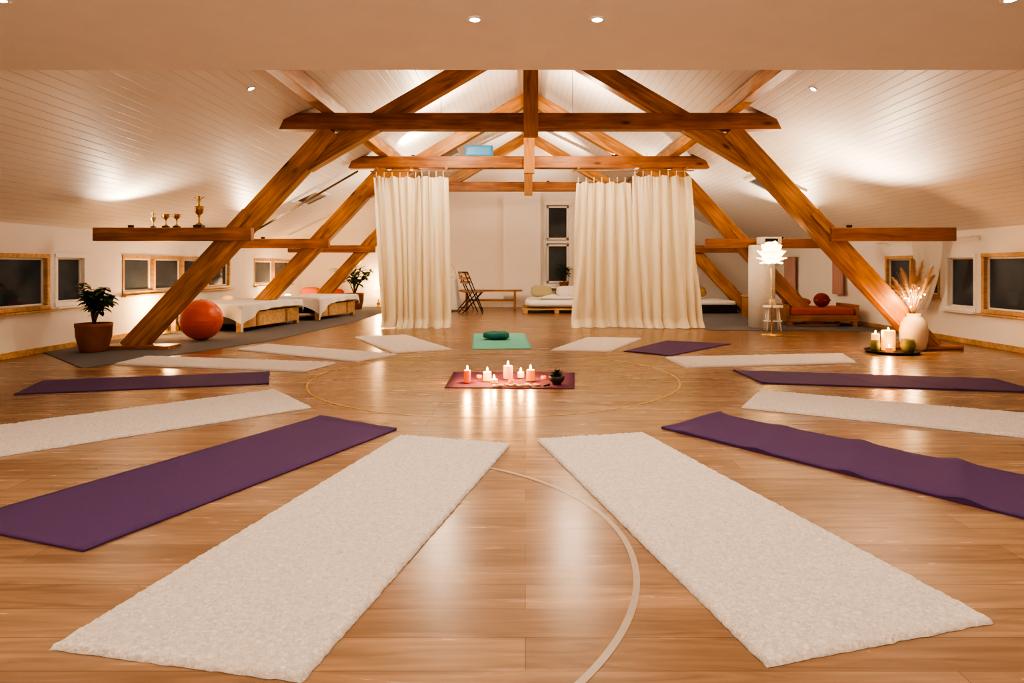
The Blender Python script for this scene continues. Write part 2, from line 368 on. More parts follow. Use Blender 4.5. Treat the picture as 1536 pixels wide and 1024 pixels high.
# ------------------------------------------------------------------ timber roof structure
def truss(Y, first=False):
    E = empty('roof_truss', (XM, Y, 0))
    TZ = 2.76
    beam('tie_beam', (-2.88, Y - .02, TZ), (3.0, Y - .02, TZ), .17, .2, E, M_tie, taper=.1)
    for s in (-1, 1):
        X = lambda d: XM + s * d
        f = 4.85; t = 2.42
        beam('strut', (X(f + .03), Y, 0.0), (X(t), Y, 2.66), .2, .24, E, M_beam)
        beam('principal_rafter', (X(.02), Y + .02, 3.86), (X(2.75), Y + .02, 2.26), .18, .22, E, M_beam)
        beam('low_tie', (X(5.25 if s < 0 else 5.1), Y - .12, 1.39), (X(3.35 if s < 0 else 2.95 if not first else 3.6), Y - .12, 1.39), .1, .16, E, M_tie)
        beam('splice_plate', (X(3.66), Y - .115, 1.40), (X(3.42), Y - .115, 1.665), .03, .12, E, M_beam)
        beam('foot_plate', (X(f - .5), Y, .025), (X(f + .35), Y, .025), .3, .045, E, M_tie)
    beam('king_post', (XM, Y - .12, 2.56), (XM, Y - .12, 3.86), .1, .18, E, M_beam, up=(1, 0, 0))
    return E
truss(8.15, True); truss(11.3); truss(14.7)
for x in (-2.38, 2.50):
    E = empty('roof_purlin', (x, 10.6, 2.94)); beam('timber', (x, FCY, 2.94), (x, YF, 2.94), .16, .17, E, M_beam)
E = empty('ridge_beam', (XM, 10.6, 4.02)); beam('timber', (XM, FCY, 4.03), (XM, YF, 4.03), .12, .18, E, M_beam)
mb = MB(); mb.tube([(-5.0, 11.7, 1.48), (-2.8, 11.15, 2.6)], .018, M_stem); mb.build('wind_brace_rod', (-4, 11.4, 2))
mb = MB(); mb.box((-.79, 11.38, 2.965), (.48, .10, .2), M_blue, bevel=.01); mb.box((-.79, 11.325, 2.965), (.40, .012, .13), simple('blue_light', (.05, .27, .52), .4, bump=0), bevel=.004)
mb.build('blue_speaker_box', (-.79, 11.38, 2.9))

# ------------------------------------------------------------------ mats
def quadpt(c, u, v):
    a, b, d, e = [Vector((p[0], p[1], 0)) for p in c]
    return (a * (1 - u) + b * u) * (1 - v) + (e * (1 - u) + d * u) * v
def skirt(mb, vs, nu, nv, m, sm):
    ring = [vs[i][0] for i in range(nu + 1)] + [vs[nu][j] for j in range(1, nv + 1)] + [vs[i][nv] for i in range(nu - 1, -1, -1)] + [vs[0][j] for j in range(nv - 1, 0, -1)]
    low = [mb.bm.verts.new((v.co.x, v.co.y, .001)) for v in ring]
    mb._fin([mb.bm.faces.new((ring[i], low[i], low[(i + 1) % len(ring)], ring[(i + 1) % len(ring)])) for i in range(len(ring))], m, sm)
def wool(c, fine=.02):
    A = [Vector((p[0], p[1], 0)) for p in c]
    w = (A[0] - A[1]).length; l = (A[1] - A[2]).length
    nu = max(10, int(w / fine)); nv = max(20, int(l / fine)); mb = MB(); off = Vector((U(0, 50), U(0, 50), 0))
    def fn(u, v):
        p = quadpt(c, u, v)
        ed = min(u * w, (1 - u) * w, v * l, (1 - v) * l)
        k = min(1, ed / .02); k = math.sqrt(max(0, 1 - (1 - k) ** 2))
        q = p + off + Vector((noise.noise((p + off) * 16), noise.noise((p - off) * 16), 0)) * .03
        n = (1 - 2 * abs(noise.noise(q * 42))) * .35 + noise.noise(q * 80) * .8 + .3 * noise.noise(q * 7)
        h = .003 + k * (.014 + .0065 * n)
        j = Vector((noise.noise((p + off) * 34), noise.noise((p - off) * 34), 0)) * .005
        return p + j + Vector((0, 0, max(h, .003)))
    vs = mb.grid(nu, nv, fn, M_wool); skirt(mb, vs, nu, nv, M_wool, True)
    mb.build('wool_mat', sum(A, Vector()) / 4)
def foam(c, m, name='yoga_mat', wr=0.0):
    A = [Vector((p[0], p[1], 0)) for p in c]; mb = MB(); off = U(0, 30)
    l = (A[1] - A[2]).length
    def fn(u, v):
        p = quadpt(c, u, v); z = .007
        if wr: z += wr * max(0, math.sin(v * 26 + 2.5 * u + off)) ** 3 * (.3 + .7 * v) + wr * .4 * (noise.noise(p * 3) + .5)
        z += .012 * max(0, 1 - v * l / .08) ** 2 * (.5 + .5 * noise.noise(p * 4))
        return p + Vector((0, 0, z))
    nu, nv = 14, 90
    vs = mb.grid(nu, nv, fn, m); skirt(mb, vs, nu, nv, m, False)
    mb.build(name, sum(A, Vector()) / 4)
wool([(-.737, 3.92), (-.086, 3.73), (-.535, 1.60), (-1.24, 1.739)], .0065)
wool([(.069, 3.83), (.705, 3.98), (1.312, 1.869), (.601, 1.661)], .0065)
wool([(-2.02, 5.376), (-1.514, 4.717), (-3.08, 3.2), (-3.6, 3.85)], .010)
wool([(1.528, 4.717), (1.88, 5.348), (3.79, 4.26), (3.42, 3.59)], .010)
wool([(-1.95, 6.9), (-2.1, 6.33), (-4.2, 6.80), (-4.2, 7.4)])
wool([(-1.46, 7.58), (-1.77, 6.99), (-3.46, 8.0), (-3.32, 8.55)])
wool([(-2.415, 9.43), (-1.73, 9.7), (-.864, 8.0), (-1.52, 7.69)])
wool([(.86, 9.35), (1.62, 9.26), (.99, 7.81), (.30, 7.94)])
wool([(1.59, 6.58), (1.526, 7.3), (3.64, 7.63), (3.44, 6.9)])
foam([(-1.369, 4.444), (-.788, 4.08), (-1.549, 2.336), (-2.25, 2.586)], M_purple)
foam([(.84, 4.115), (1.315, 4.505), (2.55, 2.95), (2.08, 2.50)], M_purple, wr=.020)
foam([(-2.424, 6.33), (-2.187, 5.68), (-3.99, 5.2), (-4.23, 5.85)], M_purple)
foam([(2.02, 5.7), (2.0, 6.42), (4.18, 5.93), (4.1, 5.27)], M_purple, wr=.006)
foam([(1.157, 7.87), (1.62, 7.46), (2.66, 8.62), (1.91, 9.0)], M_purple)
foam([(-.772, 9.9), (-.01, 9.9), (.08, 8.13), (-.645, 8.06)], M_teal)
foam([(-.675, 6.25), (.4625, 6.25), (.404, 5.46), (-.665, 5.49)], simple('magenta_cloth', (.13, .03, .085), .85), name='altar_cloth')
mb = MB()
mb.grid(28, 12, lambda u, v: Vector((-.40 + (.19 + .01 * math.sin(9 * v)) * math.cos(2 * math.pi * u) * (math.sin(math.pi * v)) ** .4, 9.15 + .17 * math.sin(2 * math.pi * u) * (math.sin(math.pi * v)) ** .4, .065 - .045 * math.cos(math.pi * v) + .006 * math.sin(8 * u * math.pi))), M_tealdk, wrapu=True)
mb.build('meditation_cushion', (-.40, 9.15, .01))

# ------------------------------------------------------------------ candles and altar items
CND = (1, .48, .16)
def candle(x, y, r, h, wax, z0=.012, power=3.2, lit=True, name='pillar_candle'):
    mb = MB()
    mb.lathe([(0, 0), (r * .96, 0), (r, .006), (r * 1.0, h * .5), (r * .98, h - .006), (r * .9, h), (r * .75, h - .004), (r * .55, h - .012), (0, h - .014)], (x, y, z0), wax, 28)
    mb.tube([(x, y, z0 + h - .014), (x + .001, y, z0 + h + .006)], .0015, M_dark, 6)
    if lit: mb.lathe([(0, 0), (.006, .006), (.0085, .014), (.006, .026), (0, .04)], (x, y, z0 + h), M_flame, 12)
    o = mb.build(name, (x, y, z0))
    if lit: light('candle_light', 'POINT', (x, y, z0 + h + .05), power, CND, .015, parent=o)
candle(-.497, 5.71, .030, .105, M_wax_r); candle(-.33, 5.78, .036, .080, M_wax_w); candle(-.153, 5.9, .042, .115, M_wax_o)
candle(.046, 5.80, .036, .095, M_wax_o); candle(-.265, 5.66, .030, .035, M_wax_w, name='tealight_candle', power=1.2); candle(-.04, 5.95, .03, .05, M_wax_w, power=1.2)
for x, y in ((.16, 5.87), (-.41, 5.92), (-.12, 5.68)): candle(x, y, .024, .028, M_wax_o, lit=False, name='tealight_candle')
mb = MB()
mb.lathe([(0, 0), (.035, 0), (.04, .01), (.062, .035), (.07, .07), (.066, .072), (.055, .04), (0, .03)], (.265, 5.62, .012), M_stone, 28)
for k in range(40):
    a = U(0, 6.28); el = U(.2, 1.4)
    mb.leaf((.265, 5.62, .075), (math.cos(a) * math.cos(el), math.sin(a) * math.cos(el), math.sin(el)), U(.05, .095), .03, M_leafdk, .1)
mb.build('succulent_bowl', (.265, 5.62, .012))
mb = MB()
for k in range(12):
    mb.box((-.26 + .034 * k + U(-.01, .01), U(5.52, 5.58), .018), (U(.03, .05), U(.02, .035), .010), M_pine if k % 2 else M_wax_w, rz=U(0, 3), bevel=.002)
mb.build('oracle_card_scatter', (-.1, 5.55, .012))
mb = MB(); mb.tube([(.15, 5.50, .018), (.20, 5.53, .022)], [.006, .009], M_dark); mb.build('incense_stick_holder', (.18, 5.5, .012))

mb = MB(); tx, ty = 4.28, 7.78
mb.lathe([(0, .0), (.26, .0), (.29, .03), (.30, .03), (.27, -.001), (.25, .012), (0, .012)], (tx, ty, .001), M_dark, 40); mb.build('candle_tray', (tx, ty, 0))
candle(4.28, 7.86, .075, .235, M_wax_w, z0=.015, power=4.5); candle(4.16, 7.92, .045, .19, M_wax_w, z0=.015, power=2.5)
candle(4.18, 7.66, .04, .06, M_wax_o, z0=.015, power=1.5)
def pot_small(x, y, r, h):
    mb = MB(); mb.lathe([(0, 0), (r * .7, 0), (r, h * .4), (r * .98, h * .7), (r * .8, h), (r * .7, h), (r * .85, h * .6), (0, h * .5)], (x, y, .015), M_moss, 24)
    mb.build('ceramic_jar', (x, y, .015))
pot_small(4.42, 7.70, .08, .15); pot_small(4.07, 7.76, .055, .13)
vx, vy = 4.66, 8.0; mb = MB()
mb.lathe([(0, 0), (.10, 0), (.125, .02), (.15, .12), (.155, .24), (.14, .33), (.10, .39), (.075, .41), (.08, .44), (.07, .44), (.06, .41), (.09, .37), (0, .3)], (vx, vy, .001), M_vase, 36)
def plume(mb, base, tip, m, r=.05, n=800):
    base = Vector(base); tip = Vector(tip); mid = (base + tip) / 2 + Vector((0, 0, .10))
    q = lambda t: base * (1 - t) ** 2 + mid * 2 * t * (1 - t) + tip * t * t
    mb.tube([q(i / 8) for i in range(9)], .003, M_pampas, 5)
    ax = (tip - mid).normalized(); faces = []
    for k in range(n):
        t = U(.4, 1.0); p = q(t); rr = r * math.sin(math.pi * min(1, (t - .33) / .69)) ** .8
        a = U(0, 6.28); side = Vector((math.cos(a), math.sin(a), 0)); side = (side - ax * side.dot(ax)).normalized()
        e2 = p + side * rr * U(.5, 1) + ax * U(.02, .06); w = side.cross(ax) * .0035
        v = [mb.bm.verts.new(p + w), mb.bm.verts.new(p - w), mb.bm.verts.new(e2 - w * .3 - Vector((0, 0, .008)))]
        faces.append(mb.bm.faces.new(v))
    mb._fin(faces, m)
for k, (dx, dz) in enumerate([(-.26, .86), (-.14, .96), (-.03, 1.06), (.08, 1.05), (.15, .98), (.2, .88), (-.2, .76), (.12, .84), (0, .86), (-.08, .9)]):
    plume(mb, (vx, vy, .4), (vx + dx, vy + U(-.15, .1), dz), M_pampas, U(.05, .07))
for k in range(50):
    a = U(0, 6.28); rr = U(.1, .3); mb.tube([(vx, vy, .4), (vx + rr * .35 * math.cos(a), vy + rr * .35 * math.sin(a), .62), (vx + rr * math.cos(a), vy + rr * math.sin(a), U(.62, .95))], [.0025, .0018, .001], M_pampas, 4)
for k in range(10):
    mb.ball((vx + U(-.18, .08), vy + U(-.16, 0), U(.52, .78)), .010, M_fairy, 8, 6)
o = mb.build('pampas_grass_vase', (vx, vy, 0)); light('fairy_light_glow', 'POINT', (vx - .1, vy - .16, .62), 6, (1, .62, .3), .05, parent=o)

# ------------------------------------------------------------------ curtains
def curtain(name, x0, x1, b0, b1, y, zt, folds, m=M_curtain, amp=.078, zb=.012):
    mb = MB(); ph = U(0, 60)
    def fn(u, v):
        x = (x0 + (x1 - x0) * u) * (1 - v) + (b0 + (b1 - b0) * u) * v
        uu = u + .13 * noise.noise(Vector((u * 3.1, v * .9, ph))) + .04 * noise.noise(Vector((u * 7, v * 1.5, ph + 9)))
        A = amp * (.55 + .45 * v ** .7) * (.55 + 1.3 * abs(noise.noise(Vector((u * 3.3, v * 1.1, ph + 3)))))
        a = uu * folds * 2 * math.pi + ph
        s = math.sin(a); yy = y + A * math.copysign(abs(s) ** .8, s)
        top = max(0, 1 - v / .12)
        yy += top * .018 * math.sin(u * folds * 3.3 * 2 * math.pi + ph) + .025 * noise.noise(Vector((u * 14, v * 2, ph)))
        x += .3 * A * math.cos(a)
        droop = .035 * abs(math.sin(u * folds * math.pi * .7 + ph)) * (1 - v) ** 6
        z = (zt - droop) * (1 - v) + (zb + .01 * noise.noise(Vector((u * 8, 0, ph)))) * v
        if v > .95: yy -= (v - .95) * 3 * (1 + noise.noise(Vector((u * 5, 1, ph))))
        return Vector((x, yy, z))
    mb.grid(int(folds * 26), 70, fn, m)
    n = int(folds) + 1
    for k in range(n):
        u = (k + .3) / n; x = x0 + (x1 - x0) * u
        mb.tube([(x, y, zt - .04), (x, y + .01, zt + .07)], .008, m, 6)
    return mb.build(name, ((x0 + x1) / 2, y, 0), normals=False)
CY = 11.0
curtain('hanging_curtain', -2.50, -1.72, -2.36, -1.70, CY, 2.50, 5)
curtain('hanging_curtain', -1.74, -1.27, -1.74, -1.20, CY - .02, 2.50, 3)
curtain('hanging_curtain', .84, 1.74, .76, 1.84, CY + .02, 2.41, 6)
curtain('hanging_curtain', 1.76, 2.72, 1.80, 2.90, CY - .04, 2.51, 6)
for x0, x1, z in ((-2.56, -1.2, 2.575), (.78, 2.78, 2.585)):
    mb = MB(); mb.tube([(x0, CY, z), (x1, CY, z)], .012, M_bench)
    for x in (x0 + .1, (x0 + x1) / 2, x1 - .1): mb.box((x, CY + .1, z + .045), (.03, .24, .04), M_bench)
    mb.build('curtain_rail', ((x0 + x1) / 2, CY, z))
mb = MB()
mb.grid(20, 24, lambda u, v: Vector((5.63 - .03 * math.sin(u * 22) * (1 - v * .3), 9.0 + u * (.75 - .45 * v) + .35 * v * v, 1.34 - v * (.95) + .12 * math.sin(u * 3) * (1 - v))), M_sheer)
mb.tube([(5.63, 8.4, 1.38), (5.63, 10.7, 1.38)], .008, M_white)
for y in (8.45, 10.65): mb.box((5.69, y, 1.38), (.12, .03, .03), M_white)
mb.build('sheer_window_curtain', (5.63, 9.3, 1.3), normals=False)

# ------------------------------------------------------------------ left objects
def draped_table(name, c, w, l, h, rz):
    mb = MB(); rot = Matrix.Rotation(rz, 3, 'Z')
    T = lambda x, y, z: Vector(c) + rot @ Vector((x, y, 0)) + Vector((0, 0, z))
    rm = rot.to_4x4()
    for sx in (-1, 1):
        for sy in (-1, 1): mb.box(T(sx * (w / 2 - .05), sy * (l / 2 - .05), h * .45), (.08, .08, h * .9), M_pine, rot=rm, bevel=.005)
        mb.box(T(sx * (w / 2 - .02), 0, h * .42), (.03, l - .06, h * .55), M_pine, rot=rm, bevel=.005)
        mb.box(T(sx * (w / 2 - .02), 0, h * .80), (.04, l, h * .14), M_pine, rot=rm, bevel=.005)
        for yy in (-.25, .25): mb.box(T(sx * (w / 2 - .002), yy * l, h * .42), (.012, .05, h * .5), M_bench, rot=rm)
    for sy in (-1, 1): mb.box(T(0, sy * (l / 2 - .03), h * .55), (w - .06, .03, h * .5), M_dark, rot=rm)
    mb.box(T(0, 0, h * .92), (w, l, h * .14), M_sheet, rot=rm, bevel=.02)
    ov = .2
    def fn(u, v):
        x = (u - .5) * (w + 2 * ov); y = (v - .5) * (l + 2 * ov); z = h + .012 + .006 * noise.noise(Vector((x * 4, y * 4, 0)))
        def fold(a, half):
            s = 1 if a > 0 else -1; over = abs(a) - half
            if over <= 0: return a, 0
            return s * (half + .03 + over * .12), over * .97
        x2, dx = fold(x, w / 2); y2, dy = fold(y, l / 2)
        d = max(dx, dy) + .25 * min(dx, dy)
        x2 += .022 * math.sin(y * 17) * (dx / ov); y2 += .025 * math.sin(x * 15) * (dy / ov)
        if dx > 0 and not dy > 0: d *= .7
        if dy > 0 and y < 0 and x > 0: d *= 1.1 + .8 * (x / (w / 2)) ** 2
        elif dx > 0 and x > 0 and y < -l * .25: d *= 1 + 1.2 * ((-y / l) - .25) / .25
        d *= (.85 + .15 * math.sin(x * 5 + y * 3))
        return T(x2, y2, max(.015, z - d))
    mb.grid(48, 60, fn, M_sheet)
    return mb.build(name, c)
draped_table('draped_massage_bed', (-4.72, 11.0, .008), 1.2, 1.75, .42, math.radians(-10))
draped_table('draped_wooden_chest', (-4.15, 13.15, .008), 1.0, 1.5, .42, math.radians(-12))
mb = MB(); mb.ball((-5.0, 11.2, .48), (.08, .08, .035), M_wax_w); mb.build('massage_stone', (-5.0, 11.2, .45))
mb = MB(); r = .275
def bf(u, v):
    th = math.pi * v; rr = r * (1 - .003 * (0.5 + .5 * math.cos(th * 30)) * (1 if .25 < v < .75 else 0))
    return Vector((-4.40 + rr * math.sin(th) * math.cos(2 * math.pi * u), 9.05 + rr * math.sin(th) * math.sin(2 * math.pi * u), .283 - rr * math.cos(th)))
mb.grid(64, 120, bf, M_ball, wrapu=True)
mb.lathe([(0, .004), (.012, .004), (.014, 0)], (-4.40, 9.05, .283 + r), M_dark, 12)
mb.build('exercise_ball', (-4.40, 9.05, .008))

def potted_plant(name, x, y, s, nl, lw=.05, ll=.11, spread=.24, height=.5, z0=.008, leafm=M_leaf, ph=.33):
    mb = MB(); r = .19 * s; h = ph * s
    mb.lathe([(0, 0), (r * .72, 0), (r * .76, .01), (r * .98, h * .55), (r, h * .85), (r * 1.03, h * .88), (r * 1.03, h), (r * .92, h), (r * .9, h * .9), (0, h * .88)], (x, y, z0), M_terra, 36)
    mb.lathe([(0, h * .9), (r * .91, h * .89)], (x, y, z0), M_soil, 24)
    for k in range(9):
        a = k * 2.4 + U(-.3, .3); rr = spread * U(.25, .9) * s; hh = height * s * U(.6, 1)
        p = [Vector((x, y, z0 + h * .88)), Vector((x + rr * .25 * math.cos(a), y + rr * .25 * math.sin(a), z0 + h + hh * .4)), Vector((x + rr * .7 * math.cos(a), y + rr * .7 * math.sin(a), z0 + h + hh * .75)), Vector((x + rr * math.cos(a), y + rr * math.sin(a), z0 + h + hh))]
        mb.tube(p, [.012 * s, .009 * s, .006 * s, .003 * s], M_stem, 6)
        for j in range(nl // 9):
            t = U(.35, 1) * 3; i = min(2, int(t)); q = p[i].lerp(p[i + 1], t - i); b = U(0, 6.28); el = U(-.2, .9)
            mb.leaf(q, (math.cos(b) * math.cos(el), math.sin(b) * math.cos(el), math.sin(el)), ll * s * U(.7, 1.2), lw * s * U(.8, 1.2), leafm, .35)
    return mb.build(name, (x, y, z0))
potted_plant('potted_jade_plant', -5.08, 7.85, 1.0, 360, lw=.06, ll=.11, spread=.30, height=.5)
potted_plant('potted_plant', -4.0, 15.6, 1.15, 160, lw=.06, ll=.2, spread=.4, height=.55)
potted_plant('potted_plant', .95, 16.42, .6, 110, lw=.06, ll=.3, spread=.4, height=.75, z0=.45, ph=.3)
mb = MB(); mb.box((.95, 16.42, .43), (.4, .3, .03), M_pine, bevel=.005)
for a in (-1, 1):
    for b in (-1, 1): mb.box((.95 + a * .17, 16.42 + b * .11, .21), (.035, .035, .42), M_pine)
mb.build('plant_stand', (.95, 16.42, 0))

def trophy(x, y, h, m, handles=True, fig=False):
    mb = MB(); z = 1.472; r = h * .17
    mb.box((x, y, z + h * .05), (r * 1.9, r * 1.9, h * .10), M_stone, bevel=.003)
    mb.lathe([(0, h * .1), (r * .8, h * .1), (r * .7, h * .14), (r * .2, h * .2), (r * .16, h * .38), (r * .3, h * .42), (r * .2, h * .46), (r * .75, h * .56), (r * 1.0, h * .72), (r * 1.08, h * .82), (r * .95, h * .82), (r * .6, h * .6), (0, h * .55)], (x, y, z), m, 24)
    if handles:
        for s in (-1, 1): mb.tube([(x + s * r * .9, y, z + h * .78), (x + s * r * 1.5, y, z + h * .8), (x + s * r * 1.55, y, z + h * .68), (x + s * r * .7, y, z + h * .56)], h * .018, m, 6)
    if fig:
        mb.lathe([(0, h * .55), (r * .3, h * .7), (r * .2, h * .95), (r * .42, h * 1.08), (r * .15, h * 1.14), (0, h * 1.15)], (x, y, z), m, 16)
        mb.ball((x, y, z + h * 1.18), h * .05, m, 12, 8); mb.tube([(x - r * 1.2, y, z + h * 1.18), (x, y, z + h * 1.05), (x + r * 1.2, y, z + h * 1.2)], h * .02, m, 6)
    mb.build('trophy_cup', (x, y, z))
trophy(-3.93, 8.03, .31, M_gold, handles=False, fig=True); trophy(-4.20, 8.03, .20, M_gold); trophy(-4.33, 8.03, .20, M_gold); trophy(-4.48, 8.03, .15, M_pine, handles=False, fig=True)

mb = MB()
for (x, y, z, rr) in ((-4.95, 15.4, .27, .26), (-4.5, 15.75, .25, .24)):
    mb.grid(24, 12, lambda u, v: Vector((x + rr * math.copysign(abs(math.cos(2 * math.pi * u)) ** .6, math.cos(2 * math.pi * u)) * math.sin(math.pi * v) ** .5, y + .08 * (math.cos(math.pi * v)), z + rr * math.copysign(abs(math.sin(2 * math.pi * u)) ** .6, math.sin(2 * math.pi * u)) * math.sin(math.pi * v) ** .5)), M_terraCush, wrapu=True)
mb.build('floor_cushion_pile', (-4.7, 15.5, 0))

def table_lamp(x, y, z0, power, s=1.0):
    mb = MB()
    mb.lathe([(0, 0), (.06 * s, 0), (.06 * s, .01), (.015 * s, .03), (.035 * s, .08), (.012 * s, .14), (.01 * s, .2)], (x, y, z0), M_brass, 20)
    mb.lathe([(.075 * s, .17 * s), (.09 * s, .2 * s), (.085 * s, .27 * s), (.05 * s, .32 * s), (0, .325 * s)], (x, y, z0), M_petal, 20)
    o = mb.build('table_lamp', (x, y, z0)); light('bulb', 'POINT', (x, y, z0 + .4 * s), power, (1, .58, .26), .06, parent=o)
table_lamp(-5.3, 9.85, .01, 22, 1.1); table_lamp(-5.2, 14.6, .01, 30, 1.2); table_lamp(-3.6, 16.35, .01, 25, 1.5)

# ------------------------------------------------------------------ back of the room
mb = MB(); y0 = 16.0
mb.box((-.82, y0, .43), (1.5, .28, .04), M_bench, bevel=.006)
for x in (-1.4, -.25):
    for s in (-1, 1): mb.box((x, y0 + s * .09, .205), (.05, .04, .42), M_bench, rot=Matrix.Rotation(s * -.12, 4, 'X'))
    mb.box((x, y0, .15), (.04, .2, .03), M_bench)
mb.box((-.82, y0, .2), (1.1, .03, .05), M_bench); mb.build('wooden_bench', (-.82, y0, 0))
def folding_chair(x, y, rz):
    mb = MB(); rot = Matrix.Rotation(rz, 3, 'Z'); P = lambda a, b, c: Vector((x, y, 0)) + rot @ Vector((a, b, c))
    for s in (-.2, .2):
        mb.tube([P(s, -.2, .01), P(s, .2, .88)], .012, M_dark); mb.tube([P(s * .9, .24, .01), P(s * .9, -.2, .46)], .012, M_dark)
    for k in range(6): mb.box(P(0, -.19 + k * .07, .46), (.42, .05, .016), M_bench, rot=rot.to_4x4())
    for k in range(3): mb.box(P(0, .14 + k * .025, .66 + k * .09), (.42, .014, .055), M_bench, rot=rot.to_4x4())
    mb.tube([P(-.2, .2, .88), P(.2, .2, .88)], .012, M_dark); mb.tube([P(-.18, .2, .08), P(.18, .2, .08)], .008, M_dark)
    mb.build('folding_chair', (x, y, 0))
folding_chair(-1.24, 15.1, 2.2); folding_chair(-1.16, 14.3, 1.9)
mb = MB(); bx, by = -2.0, 15.2
def tc(u, v):
    a = 2 * math.pi * u
    if v < .4: r = .45 * v / .4; z = .74
    else:
        t = (v - .4) / .6; r = .45 + .05 * t + .035 * t * math.sin(a * 11); z = .74 - .70 * t
    return Vector((bx + r * math.cos(a), by + r * math.sin(a), z))
mb.grid(88, 20, tc, M_sheet, wrapu=True); mb.lathe([(0, 0), (.2, 0), (.2, .02), (.03, .04), (.03, .73)], (bx, by, 0), M_dark)
mb.build('cloth_covered_table', (bx, by, 0))
mb = MB(); mb.tube([(bx + .3 + .12 * math.cos(t / 16 * math.pi), by, .75 + .28 * math.sin(t / 16 * math.pi)) for t in range(17)], .008, M_brass)
mb.ball((bx + .3, by, .80), (.05, .05, .05), M_white); mb.build('table_ornament', (bx, by, .75))
mb = MB(); bx0, bx1, byc = 0.0, 1.35, 15.1
for k in range(5): mb.box(((bx0 + bx1) / 2, byc - .75 + k * .36, .09), (bx1 - bx0 + .15, .1, .03), M_pine)
for k in (0, .5, 1): mb.box((bx0 + (bx1 - bx0) * k, byc, .04), (.1, 1.6, .075), M_pine)
def mt(u, v):
    a = 2 * math.pi * u; c, s_ = math.cos(a), math.sin(a); t = math.sin(math.pi * v) ** .25
    return Vector(((bx0 + bx1) / 2 + .68 * math.copysign(abs(c) ** .25, c) * t, byc + .82 * math.copysign(abs(s_) ** .25, s_) * t, .20 - .09 * math.cos(math.pi * v) + .02 * noise.noise(Vector((u * 12, v * 6, 0)))))
mb.grid(80, 24, mt, M_sheet, wrapu=True)
mb.grid(40, 30, lambda u, v: Vector((.75 + (u - .5) * .9, 15.0 + (v - .5) * .9, .305 + .05 * (noise.noise(Vector((u * 4, v * 4, 3))) + .4) * math.sin(math.pi * u) * math.sin(math.pi * v) * 2)), M_sheet)
mb.build('pallet_floor_bed', (.68, byc, 0))
def cushion(name, c, w, h, d, m, rx=0, rz=0):
    mb = MB(); rot = Matrix.Rotation(rz, 3, 'Z') @ Matrix.Rotation(rx, 3, 'X')
    def f(u, v):
        a = 2 * math.pi * u; cc, s_ = math.cos(a), math.sin(a); t = math.sin(math.pi * v) ** .6
        return Vector(c) + rot @ Vector((w / 2 * math.copysign(abs(cc) ** .55, cc) * t, h / 2 * math.copysign(abs(s_) ** .55, s_) * t, -d / 2 * math.cos(math.pi * v)))
    mb.grid(40, 16, f, m, wrapu=True); mb.build(name, c)
M_olive = fabric('olive_cloth', (.45, .40, .24), 0)
cushion('pillow', (.38, 15.66, .43), .5, .3, .14, M_olive, 1.0, .1); cushion('pillow', (1.0, 15.66, .42), .55, .3, .14, M_sheet, .9, -.1)
mb = MB(); mb.box((3.95, 14.9, .10), (1.15, 1.4, .18), M_dark, bevel=.02); mb.box((3.95, 14.9, .22), (1.1, 1.35, .10), M_sheet, bevel=.04); mb.build('low_futon', (3.95, 14.9, 0))
cushion('pillow', (3.9, 15.3, .43), .5, .3, .13, M_pine, .8)
mb = MB(); mb.lathe([(0, 0), (.21, 0), (.21, 1.33), (.19, 1.35), (0, 1.35)], (3.90, 11.0, .008), M_white, 40); mb.box((4.02, 11.0, 1.43), (.34, .22, .12), M_white, bevel=.01)
mb.box((4.02, 10.885, 1.43), (.2, .02, .06), M_dark); mb.build('white_water_boiler', (3.90, 11.0, 0))
mb = MB(); bx, by = 4.95, 11.45
mb.box((bx, by, .14), (1.2, .75, .10), M_bench, bevel=.01)
for a in (-1, 1):
    for b in (-1, 1): mb.box((bx + a * .54, by + b * .32, .07), (.08, .08, .14), M_bench)
    mb.box((bx + a * .58, by, .26), (.05, .75, .22), M_bench, bevel=.01)
mb.box((bx, by, .25), (1.08, .72, .13), M_terraCush, bevel=.04); mb.build('low_daybed', (bx, by, 0))
mb = MB(); mb.ball((5.0, 11.25, .44), (.13, .13, .12), M_red); mb.tube([(4.87, 11.2, .44), (5.0, 11.12, .44), (5.13, 11.2, .44)], .012, M_terraCush); mb.build('round_cushion', (5.0, 11.25, .33))
cushion('bolster_cushion', (4.65, 11.45, .40), .45, .3, .14, M_terraCush)
mb = MB()
mb.lathe([(0, .36), (.15, .36), (.155, .38), (.15, .40), (0, .40)], (3.86, 10.4, .0), M_white, 24)
for k in range(4):
    a = k * math.pi / 2 + .6; mb.tube([(3.86 + .1 * math.cos(a), 10.4 + .1 * math.sin(a), .37), (3.86 + .15 * math.cos(a), 10.4 + .15 * math.sin(a), .008)], .012, M_white)
mb.lathe([(.13, .15), (.14, .15), (.14, .165), (.13, .165)], (3.86, 10.4, 0), M_white, 24)
mb.lathe([(0, 0), (.05, 0), (.055, .05), (.05, .09), (0, .09)], (3.86, 10.4, .405), M_vase, 20); mb.build('side_stool', (3.86, 10.4, 0))
lx, ly, lz = 3.60, 9.75, 1.16; mb = MB()
mb.lathe([(0, 0), (.15, 0), (.15, .012), (.02, .022), (0, .022)], (lx, ly, .001), M_brass, 32)
mb.tube([(lx, ly, .02), (lx + .01, ly, .5), (lx - .01, ly, .98)], .009, M_brass, 10)
PP = [(0, .5), (.2, .85), (.5, 1), (.75, 1.0), (.92, .8), (1, .5)]
